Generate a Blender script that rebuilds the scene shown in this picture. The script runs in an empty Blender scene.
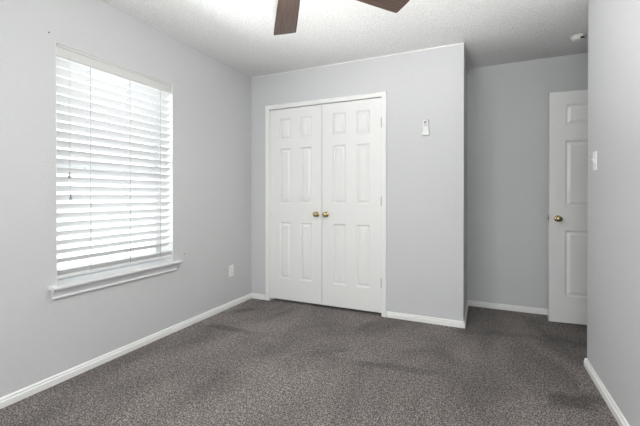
import bpy, bmesh, math, random
from mathutils import Vector, Matrix
random.seed(4)
C = bpy.context.scene.collection
S = bpy.context.scene
PI = math.pi

# ------------------------------------------------------------------ camera
cam_d = bpy.data.cameras.new('camera')
cam = bpy.data.objects.new('camera', cam_d); C.objects.link(cam)
S.camera = cam
cam_d.sensor_fit = 'HORIZONTAL'; cam_d.sensor_width = 36.0
cam_d.lens = 358.26 / 640.0 * 36.0
cam.location = (2.3402, -3.302, 1.1289)
cam.rotation_euler = (PI/2 - 0.0053, 0.0, 0.4276)
cam_d.shift_y = -(213.0 - 197.99) / 640.0
cam_d.clip_start = 0.02

# ------------------------------------------------------------------ world / light / exposure
S.view_settings.view_transform = 'Standard'
S.view_settings.look = 'None'
S.view_settings.gamma = 1.0
S.view_settings.use_curve_mapping = False
S.view_settings.exposure = 0.06
WORLD = 2.5
LAMP = 140.0
BACK_SKY_FILL = 66.0
BACK_GROUND_FILL = 950.0
BOUNCE = 255.0
GROUND_STRIP = 780.0
w = bpy.data.worlds.new('overcast_sky'); S.world = w; w.use_nodes = True
bg = w.node_tree.nodes['Background']
bg.inputs[0].default_value = (0.99, 0.995, 1.0, 1); bg.inputs[1].default_value = WORLD

def portal(name, loc, rot, sx, sy):
    l = bpy.data.lights.new(name, 'AREA'); l.shape = 'RECTANGLE'; l.size = sx; l.size_y = sy
    l.cycles.is_portal = True
    o = bpy.data.objects.new(name, l); C.objects.link(o); o.location = loc; o.rotation_euler = rot
    return o
# daylight enters through the window in the left wall; fill light through an added one behind the camera
portal('window_portal', (-0.20, -1.555, 1.31), (0, -PI/2, 0), 1.45, 0.9)

# added fill lights outside the back window: sky panel, and ground panel facing up
def area(name, loc, rot, sx, sy, power, col):
    l = bpy.data.lights.new(name, 'AREA'); l.shape = 'RECTANGLE'; l.size = sx; l.size_y = sy
    l.energy = power; l.color = col
    o = bpy.data.objects.new(name, l); C.objects.link(o); o.location = loc; o.rotation_euler = rot
    return o
area('back_sky_fill', (1.75, -4.99, 1.75), (math.radians(84), 0, 0), 2.0, 1.3, BACK_SKY_FILL, (1.0, 0.995, 0.985))
area('back_ground_fill', (1.75, -8.9, -0.35), (PI, 0, 0), 7.0, 8.0, BACK_GROUND_FILL, (1.0, 0.99, 0.975))

# added ground light outside the left window, set to shine up between slats
area('ground_light_strip', (-2.9, -1.55, -0.1), (PI, 0, 0), 1.2, 4.0, GROUND_STRIP, (1.0, 0.99, 0.975))
# added fill spot without a fixture, aimed up so the ceiling lights the room
bl_d = bpy.data.lights.new('bounce_fill', 'SPOT'); bl_d.energy = BOUNCE; bl_d.color = (1.0, 0.99, 0.975)
bl_d.spot_size = math.radians(92); bl_d.spot_blend = 0.9; bl_d.shadow_soft_size = 0.25
bl_o = bpy.data.objects.new('bounce_fill', bl_d); C.objects.link(bl_o)
bl_o.location = (1.85, -2.55, 0.30); bl_o.rotation_euler = (PI - math.radians(17), 0, 0)

# ------------------------------------------------------------------ materials
def new_mat(name):
    m = bpy.data.materials.new(name); m.use_nodes = True
    nt = m.node_tree; b = nt.nodes['Principled BSDF']
    return m, nt, b
def N(nt, t, **kw):
    n = nt.nodes.new(t)
    for k, v in kw.items(): setattr(n, k, v)
    return n
def plain(name, col, rough=0.5, metal=0.0, bump=0.0, bscale=200.0, var=0.0, spec=0.5):
    m, nt, b = new_mat(name)
    b.inputs['Roughness'].default_value = rough
    b.inputs['Metallic'].default_value = metal
    b.inputs['Specular IOR Level'].default_value = spec
    tc = N(nt, 'ShaderNodeTexCoord')
    no = N(nt, 'ShaderNodeTexNoise'); no.inputs['Scale'].default_value = bscale; no.inputs['Detail'].default_value = 3
    nt.links.new(tc.outputs['Object'], no.inputs['Vector'])
    r = N(nt, 'ShaderNodeMapRange')
    r.inputs['To Min'].default_value = 1 - var; r.inputs['To Max'].default_value = 1 + var
    nt.links.new(no.outputs['Fac'], r.inputs['Value'])
    mx = N(nt, 'ShaderNodeVectorMath', operation='SCALE'); mx.inputs[0].default_value = col
    nt.links.new(r.outputs['Result'], mx.inputs['Scale'])
    nt.links.new(mx.outputs['Vector'], b.inputs['Base Color'])
    if bump:
        bp = N(nt, 'ShaderNodeBump'); bp.inputs['Distance'].default_value = bump
        nt.links.new(no.outputs['Fac'], bp.inputs['Height']); nt.links.new(bp.outputs['Normal'], b.inputs['Normal'])
    return m
M_WALL = plain('grey_orange_peel_paint', (0.625, 0.626, 0.635), 0.6, bump=0.0022, bscale=85, var=0.02, spec=0.3)
M_WHITE = plain('white_semigloss_paint', (0.86, 0.86, 0.845), 0.38, bump=0.0003, bscale=60, var=0.006)
M_DOOR = plain('white_door_paint', (0.84, 0.84, 0.825), 0.42, bump=0.0003, bscale=60, var=0.006)
M_SILL = plain('white_sill_paint', (0.78, 0.785, 0.79), 0.4, var=0.006)
M_VALANCE = plain('off_white_valance', (0.66, 0.66, 0.645), 0.45, var=0.006)
M_PLAST = plain('white_plastic', (0.90, 0.90, 0.89), 0.35, var=0.004)
M_REMOTE = plain('off_white_plastic', (0.74, 0.74, 0.73), 0.4, var=0.004)
M_DETECT = plain('ivory_plastic', (0.74, 0.73, 0.69), 0.45, var=0.004)
M_DARK = plain('black_plastic', (0.015, 0.015, 0.016), 0.5)
M_GREYB = plain('grey_button', (0.22, 0.22, 0.22), 0.5)
M_BRASS = plain('polished_brass', (0.50, 0.41, 0.23), 0.22, 1.0, var=0.03)
M_STEEL = plain('satin_nickel', (0.36, 0.36, 0.35), 0.4, 1.0)
M_BRONZE = plain('dark_bronze', (0.06, 0.045, 0.035), 0.35, 0.8)
M_VINYL = plain('white_vinyl', (0.72, 0.74, 0.76), 0.4)
M_CORD = plain('white_cord', (0.5, 0.5, 0.5), 0.8)
M_TASSEL = plain('grey_tassel', (0.25, 0.25, 0.26), 0.6)
M_VOID = plain('closet_interior_paint', (0.4, 0.4, 0.4), 0.9)

def ceiling_mat():
    m, nt, b = new_mat('popcorn_ceiling')
    b.inputs['Roughness'].default_value = 0.95; b.inputs['Specular IOR Level'].default_value = 0.1
    tc = N(nt, 'ShaderNodeTexCoord')
    no = N(nt, 'ShaderNodeTexNoise'); no.inputs['Scale'].default_value = 75; no.inputs['Detail'].default_value = 4; no.inputs['Roughness'].default_value = 0.65
    vo = N(nt, 'ShaderNodeTexVoronoi'); vo.inputs['Scale'].default_value = 95
    for n in (no, vo): nt.links.new(tc.outputs['Object'], n.inputs['Vector'])
    ad = N(nt, 'ShaderNodeMath', operation='SUBTRACT'); nt.links.new(no.outputs['Fac'], ad.inputs[0])
    ml = N(nt, 'ShaderNodeMath', operation='MULTIPLY'); ml.inputs[1].default_value = 0.5
    nt.links.new(vo.outputs['Distance'], ml.inputs[0]); nt.links.new(ml.outputs[0], ad.inputs[1])
    bp = N(nt, 'ShaderNodeBump'); bp.inputs['Distance'].default_value = 0.010; bp.inputs['Strength'].default_value = 1.0
    nt.links.new(ad.outputs[0], bp.inputs['Height']); nt.links.new(bp.outputs['Normal'], b.inputs['Normal'])
    cr = N(nt, 'ShaderNodeValToRGB'); cr.color_ramp.elements[0].position = 0.0; cr.color_ramp.elements[1].position = 0.5
    cr.color_ramp.elements[0].color = (0.74, 0.74, 0.73, 1); cr.color_ramp.elements[1].color = (0.88, 0.88, 0.87, 1)
    nt.links.new(ad.outputs[0], cr.inputs['Fac']); nt.links.new(cr.outputs['Color'], b.inputs['Base Color'])
    return m
M_CEIL = ceiling_mat()

def carpet_mat():
    m, nt, b = new_mat('grey_brown_carpet')
    b.inputs['Roughness'].default_value = 1.0; b.inputs['Specular IOR Level'].default_value = 0.05
    b.inputs['Sheen Weight'].default_value = 0.15
    tc = N(nt, 'ShaderNodeTexCoord')
    fine = N(nt, 'ShaderNodeTexNoise'); fine.inputs['Scale'].default_value = 135; fine.inputs['Detail'].default_value = 4; fine.inputs['Roughness'].default_value = 0.7
    mid = N(nt, 'ShaderNodeTexNoise'); mid.inputs['Scale'].default_value = 48; mid.inputs['Detail'].default_value = 3
    big = N(nt, 'ShaderNodeTexNoise'); big.inputs['Scale'].default_value = 2.1; big.inputs['Detail'].default_value = 7; big.inputs['Roughness'].default_value = 0.62; big.inputs['Distortion'].default_value = 0.6
    mp = N(nt, 'ShaderNodeMapping'); mp.inputs['Rotation'].default_value = (0, 0, 0.5); mp.inputs['Scale'].default_value = (1.0, 0.55, 1)
    nt.links.new(tc.outputs['Object'], mp.inputs['Vector'])
    nt.links.new(mp.outputs['Vector'], big.inputs['Vector'])
    for n in (fine, mid): nt.links.new(tc.outputs['Object'], n.inputs['Vector'])
    cr = N(nt, 'ShaderNodeValToRGB')
    e = cr.color_ramp.elements; e[0].position = 0.42; e[1].position = 0.59
    e[0].color = (0.015, 0.0112, 0.0105, 1); e[1].color = (0.43, 0.376, 0.353, 1)
    nt.links.new(fine.outputs['Fac'], cr.inputs['Fac'])
    r1 = N(nt, 'ShaderNodeMapRange'); r1.inputs['From Min'].default_value = 0.38; r1.inputs['From Max'].default_value = 0.62
    r1.inputs['To Min'].default_value = 0.72; r1.inputs['To Max'].default_value = 1.20
    nt.links.new(big.outputs['Fac'], r1.inputs['Value'])
    r2 = N(nt, 'ShaderNodeMapRange'); r2.inputs['From Min'].default_value = 0.3; r2.inputs['From Max'].default_value = 0.7
    r2.inputs['To Min'].default_value = 0.58; r2.inputs['To Max'].default_value = 1.36
    nt.links.new(mid.outputs['Fac'], r2.inputs['Value'])
    ml = N(nt, 'ShaderNodeMath', operation='MULTIPLY'); nt.links.new(r1.outputs[0], ml.inputs[0]); nt.links.new(r2.outputs[0], ml.inputs[1])
    # trodden streaks where the pile leans the other way: (x, y, angle, half length, half width, tone)
    wob = N(nt, 'ShaderNodeTexNoise'); wob.inputs['Scale'].default_value = 9; wob.inputs['Detail'].default_value = 4
    nt.links.new(tc.outputs['Object'], wob.inputs['Vector'])
    last = ml.outputs[0]
    for x, y, a, hl, hw, tone in ((2.806, -0.929, 0.390, 0.151, 0.085, 0.48), (0.405, -0.859, 0.031, 0.234, 0.050, 0.60), (0.199, -0.384, 0.813, 0.198, 0.050, 0.62),
            (1.743, -0.961, 0.122, 0.261, 0.050, 0.66), (1.287, -0.937, 0.596, 0.232, 0.040, 0.82), (0.879, -1.593, 1.515, 0.239, 0.120, 0.74),
            (2.913, 0.029, -0.089, 0.186, 0.100, 0.60), (2.390, -0.045, 0.230, 0.298, 0.060, 0.72), (0.598, -0.259, 1.416, 0.247, 0.050, 0.84), (1.417, -0.303, 1.407, 0.146, 0.050, 0.80)):
        q = N(nt, 'ShaderNodeMapping', vector_type='TEXTURE')
        q.inputs['Location'].default_value = (x, y, 0); q.inputs['Rotation'].default_value = (0, 0, a); q.inputs['Scale'].default_value = (hl, hw, 1)
        nt.links.new(tc.outputs['Object'], q.inputs['Vector'])
        le = N(nt, 'ShaderNodeVectorMath', operation='LENGTH'); nt.links.new(q.outputs['Vector'], le.inputs[0])
        su = N(nt, 'ShaderNodeMath', operation='MULTIPLY_ADD'); su.inputs[1].default_value = 2.2
        nt.links.new(wob.outputs['Fac'], su.inputs[0]); nt.links.new(le.outputs['Value'], su.inputs[2])
        mr = N(nt, 'ShaderNodeMapRange'); mr.interpolation_type = 'SMOOTHSTEP'
        mr.inputs['From Min'].default_value = 1.45; mr.inputs['From Max'].default_value = 2.6
        mr.inputs['To Min'].default_value = tone; mr.inputs['To Max'].default_value = 1.0
        nt.links.new(su.outputs[0], mr.inputs['Value'])
        m2 = N(nt, 'ShaderNodeMath', operation='MULTIPLY'); nt.links.new(last, m2.inputs[0]); nt.links.new(mr.outputs[0], m2.inputs[1])
        last = m2.outputs[0]
    ml = last.node
    sc = N(nt, 'ShaderNodeVectorMath', operation='SCALE'); nt.links.new(cr.outputs['Color'], sc.inputs[0]); nt.links.new(ml.outputs[0], sc.inputs['Scale'])
    nt.links.new(sc.outputs['Vector'], b.inputs['Base Color'])
    bp = N(nt, 'ShaderNodeBump'); bp.inputs['Distance'].default_value = 0.012
    nt.links.new(fine.outputs['Fac'], bp.inputs['Height']); nt.links.new(bp.outputs['Normal'], b.inputs['Normal'])
    return m
M_CARPET = carpet_mat()

def wood_mat():
    m, nt, b = new_mat('walnut_blade')
    b.inputs['Roughness'].default_value = 0.42
    tc = N(nt, 'ShaderNodeTexCoord'); mp = N(nt, 'ShaderNodeMapping'); mp.inputs['Scale'].default_value = (3, 70, 3)
    no = N(nt, 'ShaderNodeTexNoise'); no.inputs['Scale'].default_value = 1.6; no.inputs['Detail'].default_value = 5; no.inputs['Distortion'].default_value = 0.4
    nt.links.new(tc.outputs['Object'], mp.inputs['Vector']); nt.links.new(mp.outputs['Vector'], no.inputs['Vector'])
    cr = N(nt, 'ShaderNodeValToRGB'); e = cr.color_ramp.elements; e[0].position = 0.3; e[1].position = 0.7
    e[0].color = (0.030, 0.016, 0.011, 1); e[1].color = (0.088, 0.056, 0.043, 1)
    nt.links.new(no.outputs['Fac'], cr.inputs['Fac']); nt.links.new(cr.outputs['Color'], b.inputs['Base Color'])
    return m
M_WOOD = wood_mat()

def slat_mat():
    m, nt, b = new_mat('white_blind_slat')
    b.inputs['Base Color'].default_value = (0.86, 0.865, 0.87, 1); b.inputs['Roughness'].default_value = 0.45
    tr = N(nt, 'ShaderNodeBsdfTranslucent'); tr.inputs['Color'].default_value = (0.86, 0.87, 0.88, 1)
    mx = N(nt, 'ShaderNodeMixShader'); mx.inputs[0].default_value = 0.10
    nt.links.new(b.outputs[0], mx.inputs[1]); nt.links.new(tr.outputs[0], mx.inputs[2])
    nt.links.new(mx.outputs[0], nt.nodes['Material Output'].inputs['Surface'])
    return m
M_SLAT = slat_mat()

def glass_mat():
    m, nt, b = new_mat('clear_window_glass')
    tr = N(nt, 'ShaderNodeBsdfTransparent'); tr.inputs['Color'].default_value = (0.95, 0.97, 0.97, 1)
    gl = N(nt, 'ShaderNodeBsdfGlossy'); gl.inputs['Roughness'].default_value = 0.02
    mx = N(nt, 'ShaderNodeMixShader'); mx.inputs[0].default_value = 0.10
    nt.links.new(tr.outputs[0], mx.inputs[1]); nt.links.new(gl.outputs[0], mx.inputs[2])
    nt.links.new(mx.outputs[0], nt.nodes['Material Output'].inputs['Surface'])
    return m
M_GLASS = glass_mat()

def lamp_mat():
    m, nt, b = new_mat('lit_frosted_glass')
    b.inputs['Base Color'].default_value = (0.9, 0.9, 0.88, 1)
    b.inputs['Emission Color'].default_value = (1.0, 0.975, 0.95, 1)
    b.inputs['Emission Strength'].default_value = LAMP
    return m
M_LAMP = lamp_mat()

# ------------------------------------------------------------------ mesh helpers
def box(bm, x0, x1, y0, y1, z0, z1):
    x0, x1 = sorted((x0, x1)); y0, y1 = sorted((y0, y1)); z0, z1 = sorted((z0, z1))
    v = [bm.verts.new(p) for p in ((x0,y0,z0),(x1,y0,z0),(x1,y1,z0),(x0,y1,z0),(x0,y0,z1),(x1,y0,z1),(x1,y1,z1),(x0,y1,z1))]
    for f in ((0,3,2,1),(4,5,6,7),(0,1,5,4),(1,2,6,5),(2,3,7,6),(3,0,4,7)): bm.faces.new([v[i] for i in f])
def boxes(*bs):
    bm = bmesh.new()
    for b in bs: box(bm, *b)
    return bm
def bevel(bm, r, seg=2):
    bmesh.ops.bevel(bm, geom=bm.edges[:] , offset=r, segments=seg, profile=0.6, affect='EDGES', clamp_overlap=True)
    return bm
def extrude_profile(prof, a, b, up=(0,0,1), out=(1,0,0)):
    """closed profile of (outward, up) pairs swept from a to b"""
    bm = bmesh.new(); a = Vector(a); b = Vector(b); up = Vector(up); out = Vector(out)
    A = [bm.verts.new(a + out*p[0] + up*p[1]) for p in prof]
    B = [bm.verts.new(b + out*p[0] + up*p[1]) for p in prof]
    n = len(prof)
    for i in range(n): bm.faces.new((A[i], A[(i+1)%n], B[(i+1)%n], B[i]))
    bm.faces.new(A[::-1]); bm.faces.new(B)
    bmesh.ops.recalc_face_normals(bm, faces=bm.faces)
    return bm
def lathe(prof, axis='z', seg=32, bm=None, centre=(0,0,0)):
    """prof: (radius, height) list, spun about the axis"""
    bm = bm or bmesh.new(); c = Vector(centre); rings = []
    def P(r, h, t):
        u, v = r*math.cos(t), r*math.sin(t)
        return c + {'z': Vector((u,v,h)), 'y': Vector((u,h,v)), 'x': Vector((h,u,v))}[axis]
    for r, h in prof:
        if r < 1e-6: rings.append([bm.verts.new(P(0, h, 0))])
        else: rings.append([bm.verts.new(P(r, h, 2*PI*i/seg)) for i in range(seg)])
    for R0, R1 in zip(rings, rings[1:]):
        for i in range(seg):
            j = (i+1) % seg
            if len(R0) == 1 and len(R1) == 1: continue
            if len(R0) == 1: bm.faces.new((R0[0], R1[i], R1[j]))
            elif len(R1) == 1: bm.faces.new((R0[i], R0[j], R1[0]))
            else: bm.faces.new((R0[i], R0[j], R1[j], R1[i]))
    for R in (rings[0], rings[-1]):
        if len(R) > 1: bm.faces.new(R)
    bmesh.ops.recalc_face_normals(bm, faces=bm.faces)
    return bm
def obj(name, bm, mat, parent=None, smooth=False):
    bmesh.ops.recalc_face_normals(bm, faces=bm.faces)
    me = bpy.data.meshes.new(name); bm.to_mesh(me); bm.free()
    if smooth:
        for p in me.polygons: p.use_smooth = True
        try: me.set_sharp_from_angle(angle=math.radians(40))
        except Exception: pass
    me.materials.append(mat)
    o = bpy.data.objects.new(name, me); C.objects.link(o)
    if parent: o.parent = parent
    return o
def struct(name, bm, mat, label=None, smooth=False):
    o = obj(name, bm, mat, None, smooth); o['kind'] = 'structure'
    if label: o['label'] = label
    return o
def empty(name, loc, rotz=0):
    o = bpy.data.objects.new(name, None); C.objects.link(o); o.location = loc; o.rotation_euler = (0, 0, rotz)
    o.empty_display_size = 0.05
    return o
def tag(o, label, cat, group=None):
    o['label'] = label; o['category'] = cat
    if group: o['group'] = group
    return o

# ------------------------------------------------------------------ dimensions
H = 2.44
XC = 2.1875       # outer corner of the closet
YB = 0.696        # back wall of the alcove
XR = 2.967        # right wall face
YR = -0.418       # where the right wall ends
XD = 3.62         # wall with the entrance doorway
YF = -4.62        # wall behind the camera
WY0, WY1, WZ0, WZ1 = -1.997, -1.106, 0.585, 2.057   # window opening
CX0, CX1, CZ = 0.215, 1.492, 2.078                  # closet opening
DY0, DY1 = -0.255, 0.545                            # entrance doorway

# ------------------------------------------------------------------ setting
struct('floor', boxes((-0.15, 4.9, YF-0.15, 1.0, -0.10, 0.0)), M_CARPET, 'grey brown cut pile carpet with vacuum marks')
struct('ceiling', boxes((-0.15, 4.9, YF-0.15, 1.0, H, H+0.10)), M_CEIL, 'white popcorn textured ceiling')
struct('wall_left', boxes((-0.19, 0, YF, WY0, 0, H), (-0.19, 0, WY1, 0.95, 0, H),
                          (-0.19, 0, WY0, WY1, 0, WZ0), (-0.19, 0, WY0, WY1, WZ1, H)), M_WALL, 'pale grey wall with the window')
struct('wall_closet', boxes((0, CX0, 0, 0.115, 0, H), (CX1, XC-0.115, 0, 0.115, 0, H), (CX0, CX1, 0, 0.115, CZ, H),
                            (XC-0.115, XC, 0, YB, 0, H)), M_WALL, 'pale grey wall around the closet doors')
struct('wall_back', boxes((0, 4.9, YB, YB+0.12, 0, H)), M_WALL, 'grey wall at the back of the alcove')
struct('wall_right', boxes((XR, XR+0.115, YF, YR, 0, H), (XR+0.115, XD+0.12, YR-0.115, YR, 0, H)), M_WALL, 'pale grey wall with the light switch')
struct('wall_doorway', boxes((XD, XD+0.12, YR, DY0, 0, H), (XD, XD+0.12, DY1, YB, 0, H), (XD, XD+0.12, DY0, DY1, 2.07, H)), M_WALL)
struct('wall_hallway', boxes((4.8, 4.9, -1.6, YB, 0, H), (XD+0.12, 4.8, -1.6, -1.5, 0, H), (XD+0.05, XD+0.12, -1.6, YR-0.115, 0, H)), M_WALL)

# wall behind the camera, with an opening added to let fill light in
BW0, BW1, BZ0, BZ1 = 0.75, 2.75, 0.585, 2.15
struct('wall_front', boxes((-0.14, BW0, YF-0.14, YF, 0, H), (BW1, XR+0.115, YF-0.14, YF, 0, H),
                           (BW0, BW1, YF-0.14, YF, 0, BZ0), (BW0, BW1, YF-0.14, YF, BZ1, H)), M_WALL)

# baseboards: colonial profile (outward, up)
BBP = [(0, 0), (0.015, 0), (0.015, 0.033), (0.013, 0.035), (0.0075, 0.037), (0.0075, 0.040), (0.0095, 0.044), (0.008, 0.049), (0.004, 0.053), (0, 0.054)]
def base(name, a, b, out, label=None):
    struct(name, extrude_profile(BBP, a, b, out=out), M_WHITE, label)
base('baseboard_left', (0, YF, 0), (0, 0, 0), (1, 0, 0), 'white baseboard under the window')
base('baseboard_closet_left', (0, 0, 0), (0.178, 0, 0), (0, -1, 0), 'short white baseboard left of the closet doors')
base('baseboard_closet_right', (1.522, 0, 0), (XC+0.013, 0, 0), (0, -1, 0), 'white baseboard right of the closet doors')
base('baseboard_closet_side', (XC, -0.013, 0), (XC, YB, 0), (1, 0, 0), 'white baseboard around the closet corner')
base('baseboard_back', (XC, YB, 0), (XD, YB, 0), (0, -1, 0), 'white baseboard at the back of the alcove')
base('baseboard_right', (XR, YF, 0), (XR, YR+0.013, 0), (-1, 0, 0), 'white baseboard on the right wall')
base('baseboard_right_end', (XR-0.013, YR, 0), (XD, YR, 0), (0, 1, 0))
base('baseboard_front', (0, YF, 0), (XR, YF, 0), (0, 1, 0))

# thin caulked edge where the closet wall meets the ceiling
struct('trim_4', extrude_profile([(0, 0), (0.006, 0), (0.004, -0.003), (0.0015, -0.006), (0, -0.008)], (0, 0, H), (XC, 0, H), out=(0, -1, 0)), M_WHITE)

# ------------------------------------------------------------------ casings
# profile across the casing: (across from inner edge, outward)
def casing(name, x0, x1, z1, y, width, label):
    """closet trim on plane y facing -y: three mitred legs swept as one frame"""
    prof = [(0, 0), (0, 0.010), (0.006, 0.013), (0.018, 0.013), (width-0.012, 0.018), (width-0.003, 0.018), (width, 0.014), (width, 0)]
    bm = bmesh.new(); rows = []
    for (px, pz, dx, dz) in ((x0, 0, -1, 0), (x0, z1, -1, 1), (x1, z1, 1, 1), (x1, 0, 1, 0)):
        rows.append([bm.verts.new((px + dx*a, y - o, pz + dz*a)) for a, o in prof])
    n = len(prof)
    for A, B in zip(rows, rows[1:]):
        for i in range(n): bm.faces.new((A[i], A[(i+1) % n], B[(i+1) % n], B[i]))
    bm.faces.new(rows[0]); bm.faces.new(rows[-1][::-1])
    return struct(name, bm, M_WHITE, label)
casing('trim_1', 0.236, 1.473, 2.060, 0, 0.045, 'white casing around the double closet doors')
struct('trim_2', boxes((CX0, 0.238, 0, 0.115, 0, CZ), (1.471, CX1, 0, 0.115, 0, CZ), (0.238, 1.471, 0, 0.115, 2.062, CZ),
                       (0.238, 0.250, 0.045, 0.08, 0, 2.062), (1.459, 1.471, 0.045, 0.08, 0, 2.062), (0.25, 1.459, 0.045, 0.08, 2.050, 2.062)), M_WHITE, 'white jamb inside the closet opening')
# entrance doorway jamb and casing (faces -x, mostly hidden by the wall)
struct('trim_3', boxes((XD, XD+0.12, DY0, DY0+0.018, 0, 2.07), (XD, XD+0.12, DY1-0.018, DY1, 0, 2.07), (XD, XD+0.12, DY0, DY1, 2.052, 2.07),
                       (XD-0.014, XD, DY0-0.045, DY0+0.006, 0, 2.11), (XD-0.014, XD, DY1-0.006, DY1+0.045, 0, 2.11), (XD-0.014, XD, DY0, DY1, 2.062, 2.11)), M_WHITE)

# ------------------------------------------------------------------ six panel door
def panel_door_bm(wd, ht, th, xs, zs):
    """slab 0..wd x 0..th(y, front at 0) x 0..ht with raised-and-fielded panels both sides"""
    bm = bmesh.new()
    X = sorted({0, wd, *[v for p in xs for v in p]}); Z = sorted({0, ht, *[v for p in zs for v in p]})
    holes = [(a, b, c, d) for a, b in xs for c, d in zs]
    for side in (0, 1):
        y = 0 if side == 0 else th; s = 1 if side == 0 else -1
        def V(x, z, dp): return bm.verts.new((x, y + s*dp, z))
        for i in range(len(X)-1):
            for j in range(len(Z)-1):
                a, b, c, d = X[i], X[i+1], Z[j], Z[j+1]
                if any(abs(a-h[0]) < 1e-6 and abs(b-h[1]) < 1e-6 and abs(c-h[2]) < 1e-6 and abs(d-h[3]) < 1e-6 for h in holes):
                    rings = []
                    for ins, dp in ((0, 0), (0.003, 0.006), (0.009, 0.012), (0.017, 0.0125), (0.036, 0.0035), (0.038, 0.002)):
                        rings.append([V(a+ins, c+ins, dp), V(b-ins, c+ins, dp), V(b-ins, d-ins, dp), V(a+ins, d-ins, dp)])
                    for R0, R1 in zip(rings, rings[1:]):
                        for k in range(4): bm.faces.new((R0[k], R0[(k+1) % 4], R1[(k+1) % 4], R1[k]))
                    bm.faces.new(rings[-1])
                else:
                    bm.faces.new((V(a, c, 0), V(b, c, 0), V(b, d, 0), V(a, d, 0)))
    for (x0, z0), (x1, z1) in (((0,0),(wd,0)), ((wd,0),(wd,ht)), ((wd,ht),(0,ht)), ((0,ht),(0,0))):
        bm.faces.new([bm.verts.new(p) for p in ((x0,0,z0),(x1,0,z1),(x1,th,z1),(x0,th,z0))])
    bmesh.ops.remove_doubles(bm, verts=bm.verts, dist=1e-5)
    return bm
KNOB = [(0, -0.058), (0.010, -0.0575), (0.018, -0.055), (0.0235, -0.050), (0.026, -0.043), (0.0255, -0.037), (0.022, -0.031), (0.016, -0.026),
        (0.0115, -0.022), (0.0105, -0.016), (0.012, -0.010), (0.020, -0.008), (0.026, -0.006), (0.029, -0.003), (0.029, 0.0)]
def hinge(parent, x, y, z, mat=M_STEEL):
    bm = bmesh.new()
    lathe([(0, -0.046), (0.005, -0.046), (0.0075, -0.043), (0.0075, 0.043), (0.005, 0.046), (0, 0.046)], 'z', 12, bm, (x, y, z))
    for k in (-0.015, 0.015): lathe([(0.0078, k-0.0006), (0.0078, k+0.0006)], 'z', 12, bm, (x, y, z))
    box(bm, x-0.0015, x+0.0015, y, y+0.03, z-0.043, z+0.043)
    h = obj('hinge', bm, mat, parent, True)
    if mat == M_STEEL: h['label'] = 'grey metal hinge'
    return h

ZC = 0.028
def closet_door(name, x0, wd, knob_x, hinge_x, label):
    root = empty(name, (x0, 0.006, ZC)); root['kind'] = 'structure'; root['label'] = label
    obj('door_panel', panel_door_bm(wd, 2.026, 0.035, ((0.118, 0.254), (wd-0.246, wd-0.112)),
        ((0.222, 0.822), (1.022, 1.605), (1.702, 1.925))), M_DOOR, root)
    k = obj('door_knob', lathe(KNOB, 'y', 28, None, (knob_x, 0, 0.947-ZC-0.003)), M_BRASS, root, True); k['label'] = 'round polished brass knob'
    for z in (0.31, 1.08, 1.82): hinge(root, hinge_x, -0.004 if hinge_x > 0 else 0.003, z-ZC, M_STEEL if hinge_x > 0 else M_WHITE)
closet_door('door_1', 0.2405, 0.610, 0.610-0.053, -0.003, 'left white six panel closet door with brass knob at its right edge')
closet_door('door_2', 0.8560, 0.6125, 0.047, 0.6125+0.003, 'right white six panel closet door with brass knob at its left edge')

# entrance door, hinged on the doorway, standing open in the alcove
ea = math.atan2(0.075, 0.755)
root = empty('door_3', (2.876, 0.447, 0.013), ea); root['kind'] = 'structure'; root['label'] = 'white six panel entry door standing open in the alcove'
EW = 0.747
obj('door_panel', panel_door_bm(EW, 2.035, 0.035, ((0.122, 0.330), (EW-0.330, EW-0.122)), ((0.232, 0.812), (1.023, 1.602), (1.742, 1.918))), M_DOOR, root)
kb = lathe(KNOB, 'y', 28, None, (0.064, 0, 0.917))
k = obj('door_knob', kb, M_BRASS, root, True); k['label'] = 'round polished brass knob'
kb = lathe([(r, 0.035 - h) for r, h in KNOB], 'y', 28, None, (0.064, 0, 0.917))
obj('door_knob', kb, M_BRASS, root, True)
lb = boxes((-0.0016, 0.001, 0.005, 0.030, 0.888, 0.946)); box(lb, -0.013, 0, 0.011, 0.024, 0.909, 0.925)
k = obj('latch', lb, M_BRASS, root); k['label'] = 'small brass latch on the door edge'
for z in (0.25, 1.02, 1.8):
    bm = lathe([(0, -0.045), (0.005, -0.045), (0.005, 0.045), (0, 0.045)], 'z', 12, None, (EW+0.004, 0.038, z)); obj('hinge', bm, M_STEEL, root, True)

# ------------------------------------------------------------------ window
win = empty('window_1', (0, 0, 0)); win['kind'] = 'structure'; win['label'] = 'window in the left wall behind a white blind'
ym = (WY0 + WY1) / 2; zm = 1.315
# white lining of the recess
obj('window_jamb', boxes((-0.19, -0.0005, WY0-0.001, WY0+0.003, WZ0, WZ1), (-0.19, -0.0005, WY1-0.003, WY1+0.001, WZ0, WZ1),
                         (-0.19, -0.0005, WY0, WY1, WZ1-0.003, WZ1+0.001)), M_WHITE, win)
fr = boxes((-0.188, -0.135, WY0+0.003, WY0+0.022, WZ0, WZ1-0.003), (-0.188, -0.135, WY1-0.022, WY1-0.003, WZ0, WZ1-0.003),
           (-0.188, -0.135, WY0+0.022, WY1-0.022, WZ1-0.045, WZ1-0.003), (-0.188, -0.135, WY0+0.022, WY1-0.022, WZ0, WZ0+0.05))
obj('window_frame', bevel(fr, 0.002, 1), M_VINYL, win)
def sash(x0, z0, z1):
    a, b = WY0+0.022, WY1-0.022; t = 0.030
    f = boxes((x0, x0+0.024, a, a+t, z0, z1), (x0, x0+0.024, b-t, b, z0, z1), (x0, x0+0.024, a+t, b-t, z1-t, z1), (x0, x0+0.024, a+t, b-t, z0, z0+t))
    s = obj('sash', f, M_VINYL, win)
    obj('window_glass', boxes((x0+0.010, x0+0.014, a+t, b-t, z0+t, z1-t)), M_GLASS, s)
sash(-0.160, WZ0+0.05, zm+0.02)
sash(-0.184, zm-0.02, WZ1-0.045)
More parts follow.
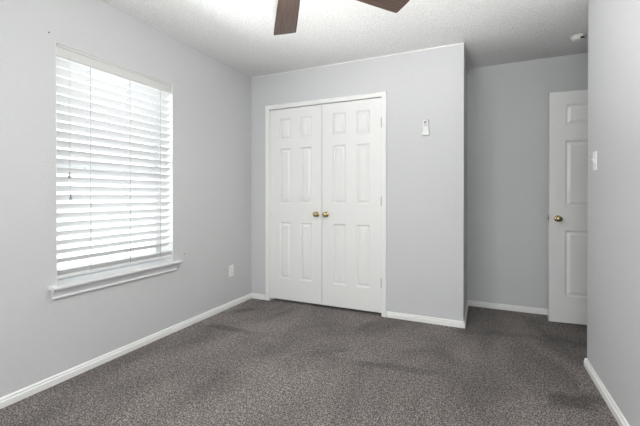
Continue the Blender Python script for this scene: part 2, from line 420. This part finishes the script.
# stool (sill board with rounded nose) and apron
sp = [(-0.085, 0.0), (0.050, 0.0), (0.0545, 0.003), (0.0565, 0.010), (0.0545, 0.017), (0.050, 0.020), (-0.085, 0.020)]
bm = extrude_profile([(p[0], p[1]) for p in sp if p[0] > 0] + [(0.0, 0.020), (0.0, 0.0)], (0, -2.044, 0.573), (0, -1.050, 0.573))
box(bm, -0.135, 0.0, WY0+0.003, WY1-0.003, 0.572, 0.592)
st = obj('window_sill', bm, M_SILL, win)
ap = [(0, 0), (0.014, 0), (0.018, 0.003), (0.018, 0.008), (0.013, 0.011), (0.011, 0.016), (0.013, 0.030), (0.020, 0.044), (0.032, 0.054), (0.036, 0.060), (0.036, 0.0605), (0, 0.0605)]
obj('window_apron', extrude_profile(ap, (0, -2.028, 0.512), (0, -1.075, 0.512)), M_SILL, win)

# wide unseen window, added behind the camera for its light
w2 = empty('added_window', ((BW0+BW1)/2, YF, 0)); w2['kind'] = 'structure'
hw = (BW1-BW0)/2
obj('window_frame', boxes((-hw, -hw+0.04, -0.12, -0.06, BZ0, BZ1), (hw-0.04, hw, -0.12, -0.06, BZ0, BZ1), (-0.02, 0.02, -0.12, -0.06, BZ0, BZ1),
                          (-hw+0.04, hw-0.04, -0.12, -0.06, BZ0, BZ0+0.04), (-hw+0.04, hw-0.04, -0.12, -0.06, BZ1-0.04, BZ1)), M_VINYL, w2)
obj('window_glass', boxes((-hw+0.04, -0.02, -0.092, -0.088, BZ0+0.04, BZ1-0.04), (0.02, hw-0.04, -0.092, -0.088, BZ0+0.04, BZ1-0.04)), M_GLASS, w2)
obj('window_sill', boxes((-hw-0.04, hw+0.04, 0, 0.045, BZ0-0.02, BZ0), (-hw, hw, -0.06, 0, BZ0-0.02, BZ0+0.001)), M_SILL, w2)

# ------------------------------------------------------------------ blind
bl = empty('window_blind', (-0.04, ym, WZ1-0.004))
tag(bl, 'white wide slat horizontal blind inside the window recess, half open', 'window blind')
def bobj(name, bm, mat, parent=bl, smooth=False):
    o = obj(name, bm, mat, None, smooth)
    off = Matrix.Translation((-bl.location.x, -bl.location.y, -bl.location.z)) if parent == bl else None
    if off: o.data.transform(off)
    o.parent = parent
    return o
by0, by1 = WY0+0.006, WY1-0.010
vz = WZ1 - 0.005   # top of the valance
vp = [(0, 0), (0.007, 0), (0.012, 0.007), (0.008, 0.014), (0.008, 0.056), (0.014, 0.064), (0.014, 0.074), (0.008, 0.078), (0, 0.078)]
bobj('valance', extrude_profile(vp, (-0.012, by0-0.001, vz-0.078), (-0.012, by1+0.004, vz-0.078)), M_VALANCE)
bobj('headrail', boxes((-0.068, -0.015, by0+0.004, by1-0.004, vz-0.050, vz-0.002)), M_WHITE)
tilt = math.radians(32); HW = 0.0315; pitch = 0.0555
slat_z = []
z = vz - 0.100
while z > 0.70: slat_z.append(z); z -= pitch
sb = bmesh.new()
for zc in slat_z:
    prof = []
    n = 7
    for i in range(n):
        u = -1 + 2*i/(n-1); prof.append((u*HW, 0.0022*(1-u*u) + 0.0014))
    for i in range(n):
        u = 1 - 2*i/(n-1); prof.append((u*HW, 0.0022*(1-u*u) - 0.0014))
    pts = [(p*math.cos(tilt) - q*math.sin(tilt), p*math.sin(tilt) + q*math.cos(tilt)) for p, q in prof]
    A = [sb.verts.new((-0.037+p, by0, zc+q)) for p, q in pts]; B = [sb.verts.new((-0.037+p, by1, zc+q)) for p, q in pts]
    k = len(pts)
    for i in range(k): sb.faces.new((A[i], A[(i+1) % k], B[(i+1) % k], B[i]))
    sb.faces.new(A[::-1]); sb.faces.new(B)
bobj('slats', sb, M_SLAT, smooth=True)
zb = 0.640
br = boxes((-0.063, -0.010, by0, by1, zb-0.014, zb+0.008)); bevel(br, 0.003)
for q in (0.013, 0.019, 0.025, 0.032): box(br, -0.066, -0.007, by0, by1, zb+q, zb+q+0.0028)
bobj('bottom_rail', br, M_SILL)
for y in (-1.785, -1.495, -1.225):
    lc = bmesh.new()
    for x in (-0.006, -0.068):
        lathe([(0.0020, zb), (0.0020, vz-0.03)], 'z', 6, lc, (x, y, 0))
    for zc in slat_z:
        lathe([(0.0006, -0.068), (0.0006, -0.006)], 'x', 5, lc, (0, y, zc-0.006))
    bobj('ladder_cord', lc, M_CORD)
for y, zt in ((-1.925, 1.274), (-1.917, 1.143)):
    lc = bobj('lift_cord', lathe([(0.0009, zt), (0.0009, vz-0.06)], 'z', 6, None, (0.004, y, 0)), M_CORD)
    t = obj('tassel', lathe([(0, 0.040), (0.003, 0.039), (0.0035, 0.022), (0.0085, 0.004), (0.009, 0), (0, 0)], 'z', 16, None,
            (0.004-bl.location.x, y-bl.location.y, zt-0.036-bl.location.z)), M_TASSEL, lc, True)
    t['label'] = 'grey bell shaped pull'

# ------------------------------------------------------------------ ceiling fan
HX, HY, BZ = 1.508, -1.786, 2.215
fan = empty('ceiling_fan', (HX, HY, H))
tag(fan, 'ceiling fan with dark walnut wood blades hanging at the top edge of the photo', 'ceiling fan')
obj('canopy', lathe([(0, 0), (0.075, 0), (0.078, -0.012), (0.06, -0.045), (0.025, -0.055), (0, -0.055)], 'z', 36), M_BRONZE, fan, True)
obj('downrod', lathe([(0.013, -0.05), (0.013, -0.10)], 'z', 20), M_BRONZE, fan, True)
obj('motor_housing', lathe([(0, -0.09), (0.05, -0.092), (0.10, -0.11), (0.118, -0.14), (0.118, -0.185), (0.10, -0.215), (0.07, -0.235), (0.06, -0.262), (0, -0.262)], 'z', 40), M_BRONZE, fan, True)
obj('lamp_collar', lathe([(0, -0.258), (0.085, -0.258), (0.098, -0.270), (0.098, -0.278), (0, -0.278)], 'z', 40), M_BRONZE, fan, True)
gl = obj('lamp_bowl', lathe([(0.088, -0.274), (0.098, -0.279), (0.102, -0.288), (0.097, -0.300), (0.080, -0.311), (0.05, -0.319), (0, -0.322)], 'z', 40), M_LAMP, fan, True)
R0, R1 = 0.20, 0.685
for i in range(5):
    az = math.radians(51.5 + 72*i)
    bm = bmesh.new(); th = 0.0055
    outl = []
    for (r, hw) in ((R0, 0.055), (R0+0.03, 0.060), (R0+0.15, 0.066), (R1-0.10, 0.074), (R1-0.008, 0.076), (R1, 0.070)): outl.append((r, -hw))
    outl += [(R1+0.003, 0.0)]
    outl += [(r, -h) for r, h in reversed(outl[:-1])]
    top = [bm.verts.new((x, y, th/2)) for x, y in outl]; bot = [bm.verts.new((x, y, -th/2)) for x, y in outl]
    n = len(outl)
    bm.faces.new(top); bm.faces.new(bot[::-1])
    for k in range(n): bm.faces.new((bot[k], bot[(k+1) % n], top[(k+1) % n], top[k]))
    b = obj('fan_blade', bm, M_WOOD, fan)
    b.location = (0, 0, BZ-H); b.rotation_euler = Matrix.Rotation(az, 3, 'Z').__matmul__(Matrix.Rotation(math.radians(-11), 3, 'X')).to_euler()
    br = boxes((0.095, 0.215, -0.016, 0.016, -0.012, -0.004)); box(br, 0.20, 0.245, -0.042, 0.042, -0.0085, -0.0032)
    bevel(br, 0.0015, 1)
    obj('blade_bracket', br, M_BRONZE, b)

# ------------------------------------------------------------------ smoke detector
sd = empty('smoke_detector', (3.048, 0.262, H))
tag(sd, 'round white smoke detector on the alcove ceiling above the open door', 'smoke detector')
obj('detector_base', lathe([(0, 0), (0.056, 0), (0.057, -0.007), (0.053, -0.009), (0, -0.009)], 'z', 40), M_DETECT, sd, True)
obj('detector_cover', lathe([(0, -0.008), (0.053, -0.009), (0.051, -0.021), (0.043, -0.030), (0.028, -0.034), (0, -0.035)], 'z', 40), M_DETECT, sd, True)
vb = boxes((0.004, 0.032, -0.050, -0.036, -0.031, -0.019))
o = obj('sensor_vent', bevel(vb, 0.002, 1), M_DARK, sd); o['label'] = 'black vent slot'

# ------------------------------------------------------------------ wall fittings
def screw(parent, axis, c):
    obj('screw', lathe([(0, -0.0012), (0.0028, -0.0010), (0.0034, 0)], axis, 12, None, c), M_PLAST, parent, True)
# outlet on the left wall (faces +x)
ot = empty('wall_outlet', (0, -0.355, 0.368)); tag(ot, 'white duplex wall outlet low on the grey wall right of the window', 'wall outlet')
obj('cover_plate', bevel(boxes((0, 0.006, -0.035, 0.035, -0.058, 0.058)), 0.002), M_PLAST, ot)
for dz in (-0.0195, 0.0195):
    r = obj('receptacle', bevel(boxes((0.004, 0.0085, -0.0165, 0.0165, dz-0.0135, dz+0.0135)), 0.0015), M_PLAST, ot)
    s = boxes((0.008, 0.0088, -0.0075, -0.0055, dz-0.002, dz+0.007), (0.008, 0.0088, 0.0055, 0.0075, dz-0.002, dz+0.006))
    lathe([(0.0024, 0.008), (0.0024, 0.0088)], 'x', 10, s, (0, 0, dz-0.0075))
    obj('slot', s, M_DARK, r)
obj('screw', lathe([(0.0034, 0.006), (0.0028, 0.0072), (0, 0.0074)], 'x', 12), M_PLAST, ot, True)
# light switch on the right wall (faces -x)
sw = empty('light_switch', (XR, -0.595, 1.345)); tag(sw, 'white toggle light switch on the right wall beside its corner', 'light switch')
obj('cover_plate', bevel(boxes((-0.006, 0, -0.035, 0.035, -0.058, 0.058)), 0.002), M_PLAST, sw)
tb = boxes((-0.010, -0.004, -0.006, 0.006, -0.013, 0.013)); box(tb, -0.020, -0.008, -0.004, 0.004, 0.002, 0.010)
obj('toggle', bevel(tb, 0.001, 1), M_PLAST, sw)
for dz in (-0.030, 0.030): obj('screw', lathe([(0, -0.0074), (0.0028, -0.0070), (0.0034, -0.006)], 'x', 12, None, (0, 0, dz)), M_PLAST, sw, True)
# faint white cap low on the right wall
cp = empty('blank_cover', (XR, -0.735, 0.36)); tag(cp, 'tiny pale cap over a hole low on the right wall', 'hole cover')
cb = boxes((-0.003, 0, -0.014, 0.014, -0.016, 0.020))
obj('cap', bevel(cb, 0.0012, 1), plain('wall_painted_plastic', (0.64, 0.645, 0.65), 0.5), cp)

# fan remote hanging in its wall holder, on the closet wall
rh = empty('remote_holder', (1.874, 0, 1.700)); tag(rh, 'white wall cradle holding the fan remote right of the closet', 'remote holder')
hb = boxes((-0.031, 0.031, -0.003, 0, -0.030, 0.085), (-0.031, 0.031, -0.030, -0.003, -0.030, -0.026),
           (-0.031, -0.0285, -0.030, -0.003, -0.031, 0.012), (0.0285, 0.031, -0.030, -0.003, -0.031, 0.012), (-0.0285, 0.0285, -0.030, -0.0275, -0.027, 0.005))
bevel(hb, 0.0008, 1)
obj('cradle', hb, M_REMOTE, rh)
rc = empty('fan_remote', (1.874, -0.0152, 1.738)); tag(rc, 'white handheld fan remote with a round grey button standing in its wall cradle', 'remote control')
rb = boxes((-0.0255, 0.0255, -0.011, 0.011, -0.062, 0.070)); bevel(rb, 0.007, 3)
obj('remote_body', rb, M_REMOTE, rc, True)
bt = obj('button', lathe([(0, -0.0135), (0.010, -0.0132), (0.0115, -0.0118), (0.0115, -0.0105)], 'y', 24, None, (-0.003, 0, 0.044)), M_GREYB, rc, True)
bt['label'] = 'round dark grey button'
for dz in (0.018,):
    for dx in (-0.009, 0.009):
        o = obj('button', bevel(boxes((dx-0.0055, dx+0.0055, -0.0125, -0.0105, dz-0.004, dz+0.004)), 0.0008, 1), M_GREYB, rc)

# old curtain-rod anchors left in the window wall
for i, (y, z, lab) in enumerate(((-2.034, 2.097, 'tiny dark screw anchor in the wall above the left end of the window'),
                                 (-1.050, 2.096, 'tiny grey screw anchor in the wall above the right end of the window'),
                                 (-0.985, 0.630, 'tiny dark nail in the wall just right of the window sill'))):
    o = obj('wall_anchor', lathe([(0.0045, 0), (0.0045, 0.004), (0.003, 0.007), (0, 0.007)] if i != 1 else [(0.003, 0), (0.003, 0.002), (0, 0.002)], 'x', 12), (M_GREYB, M_STEEL, M_GREYB)[i], None, True)
    o.location = (0, y, z); tag(o, lab, 'wall anchor')
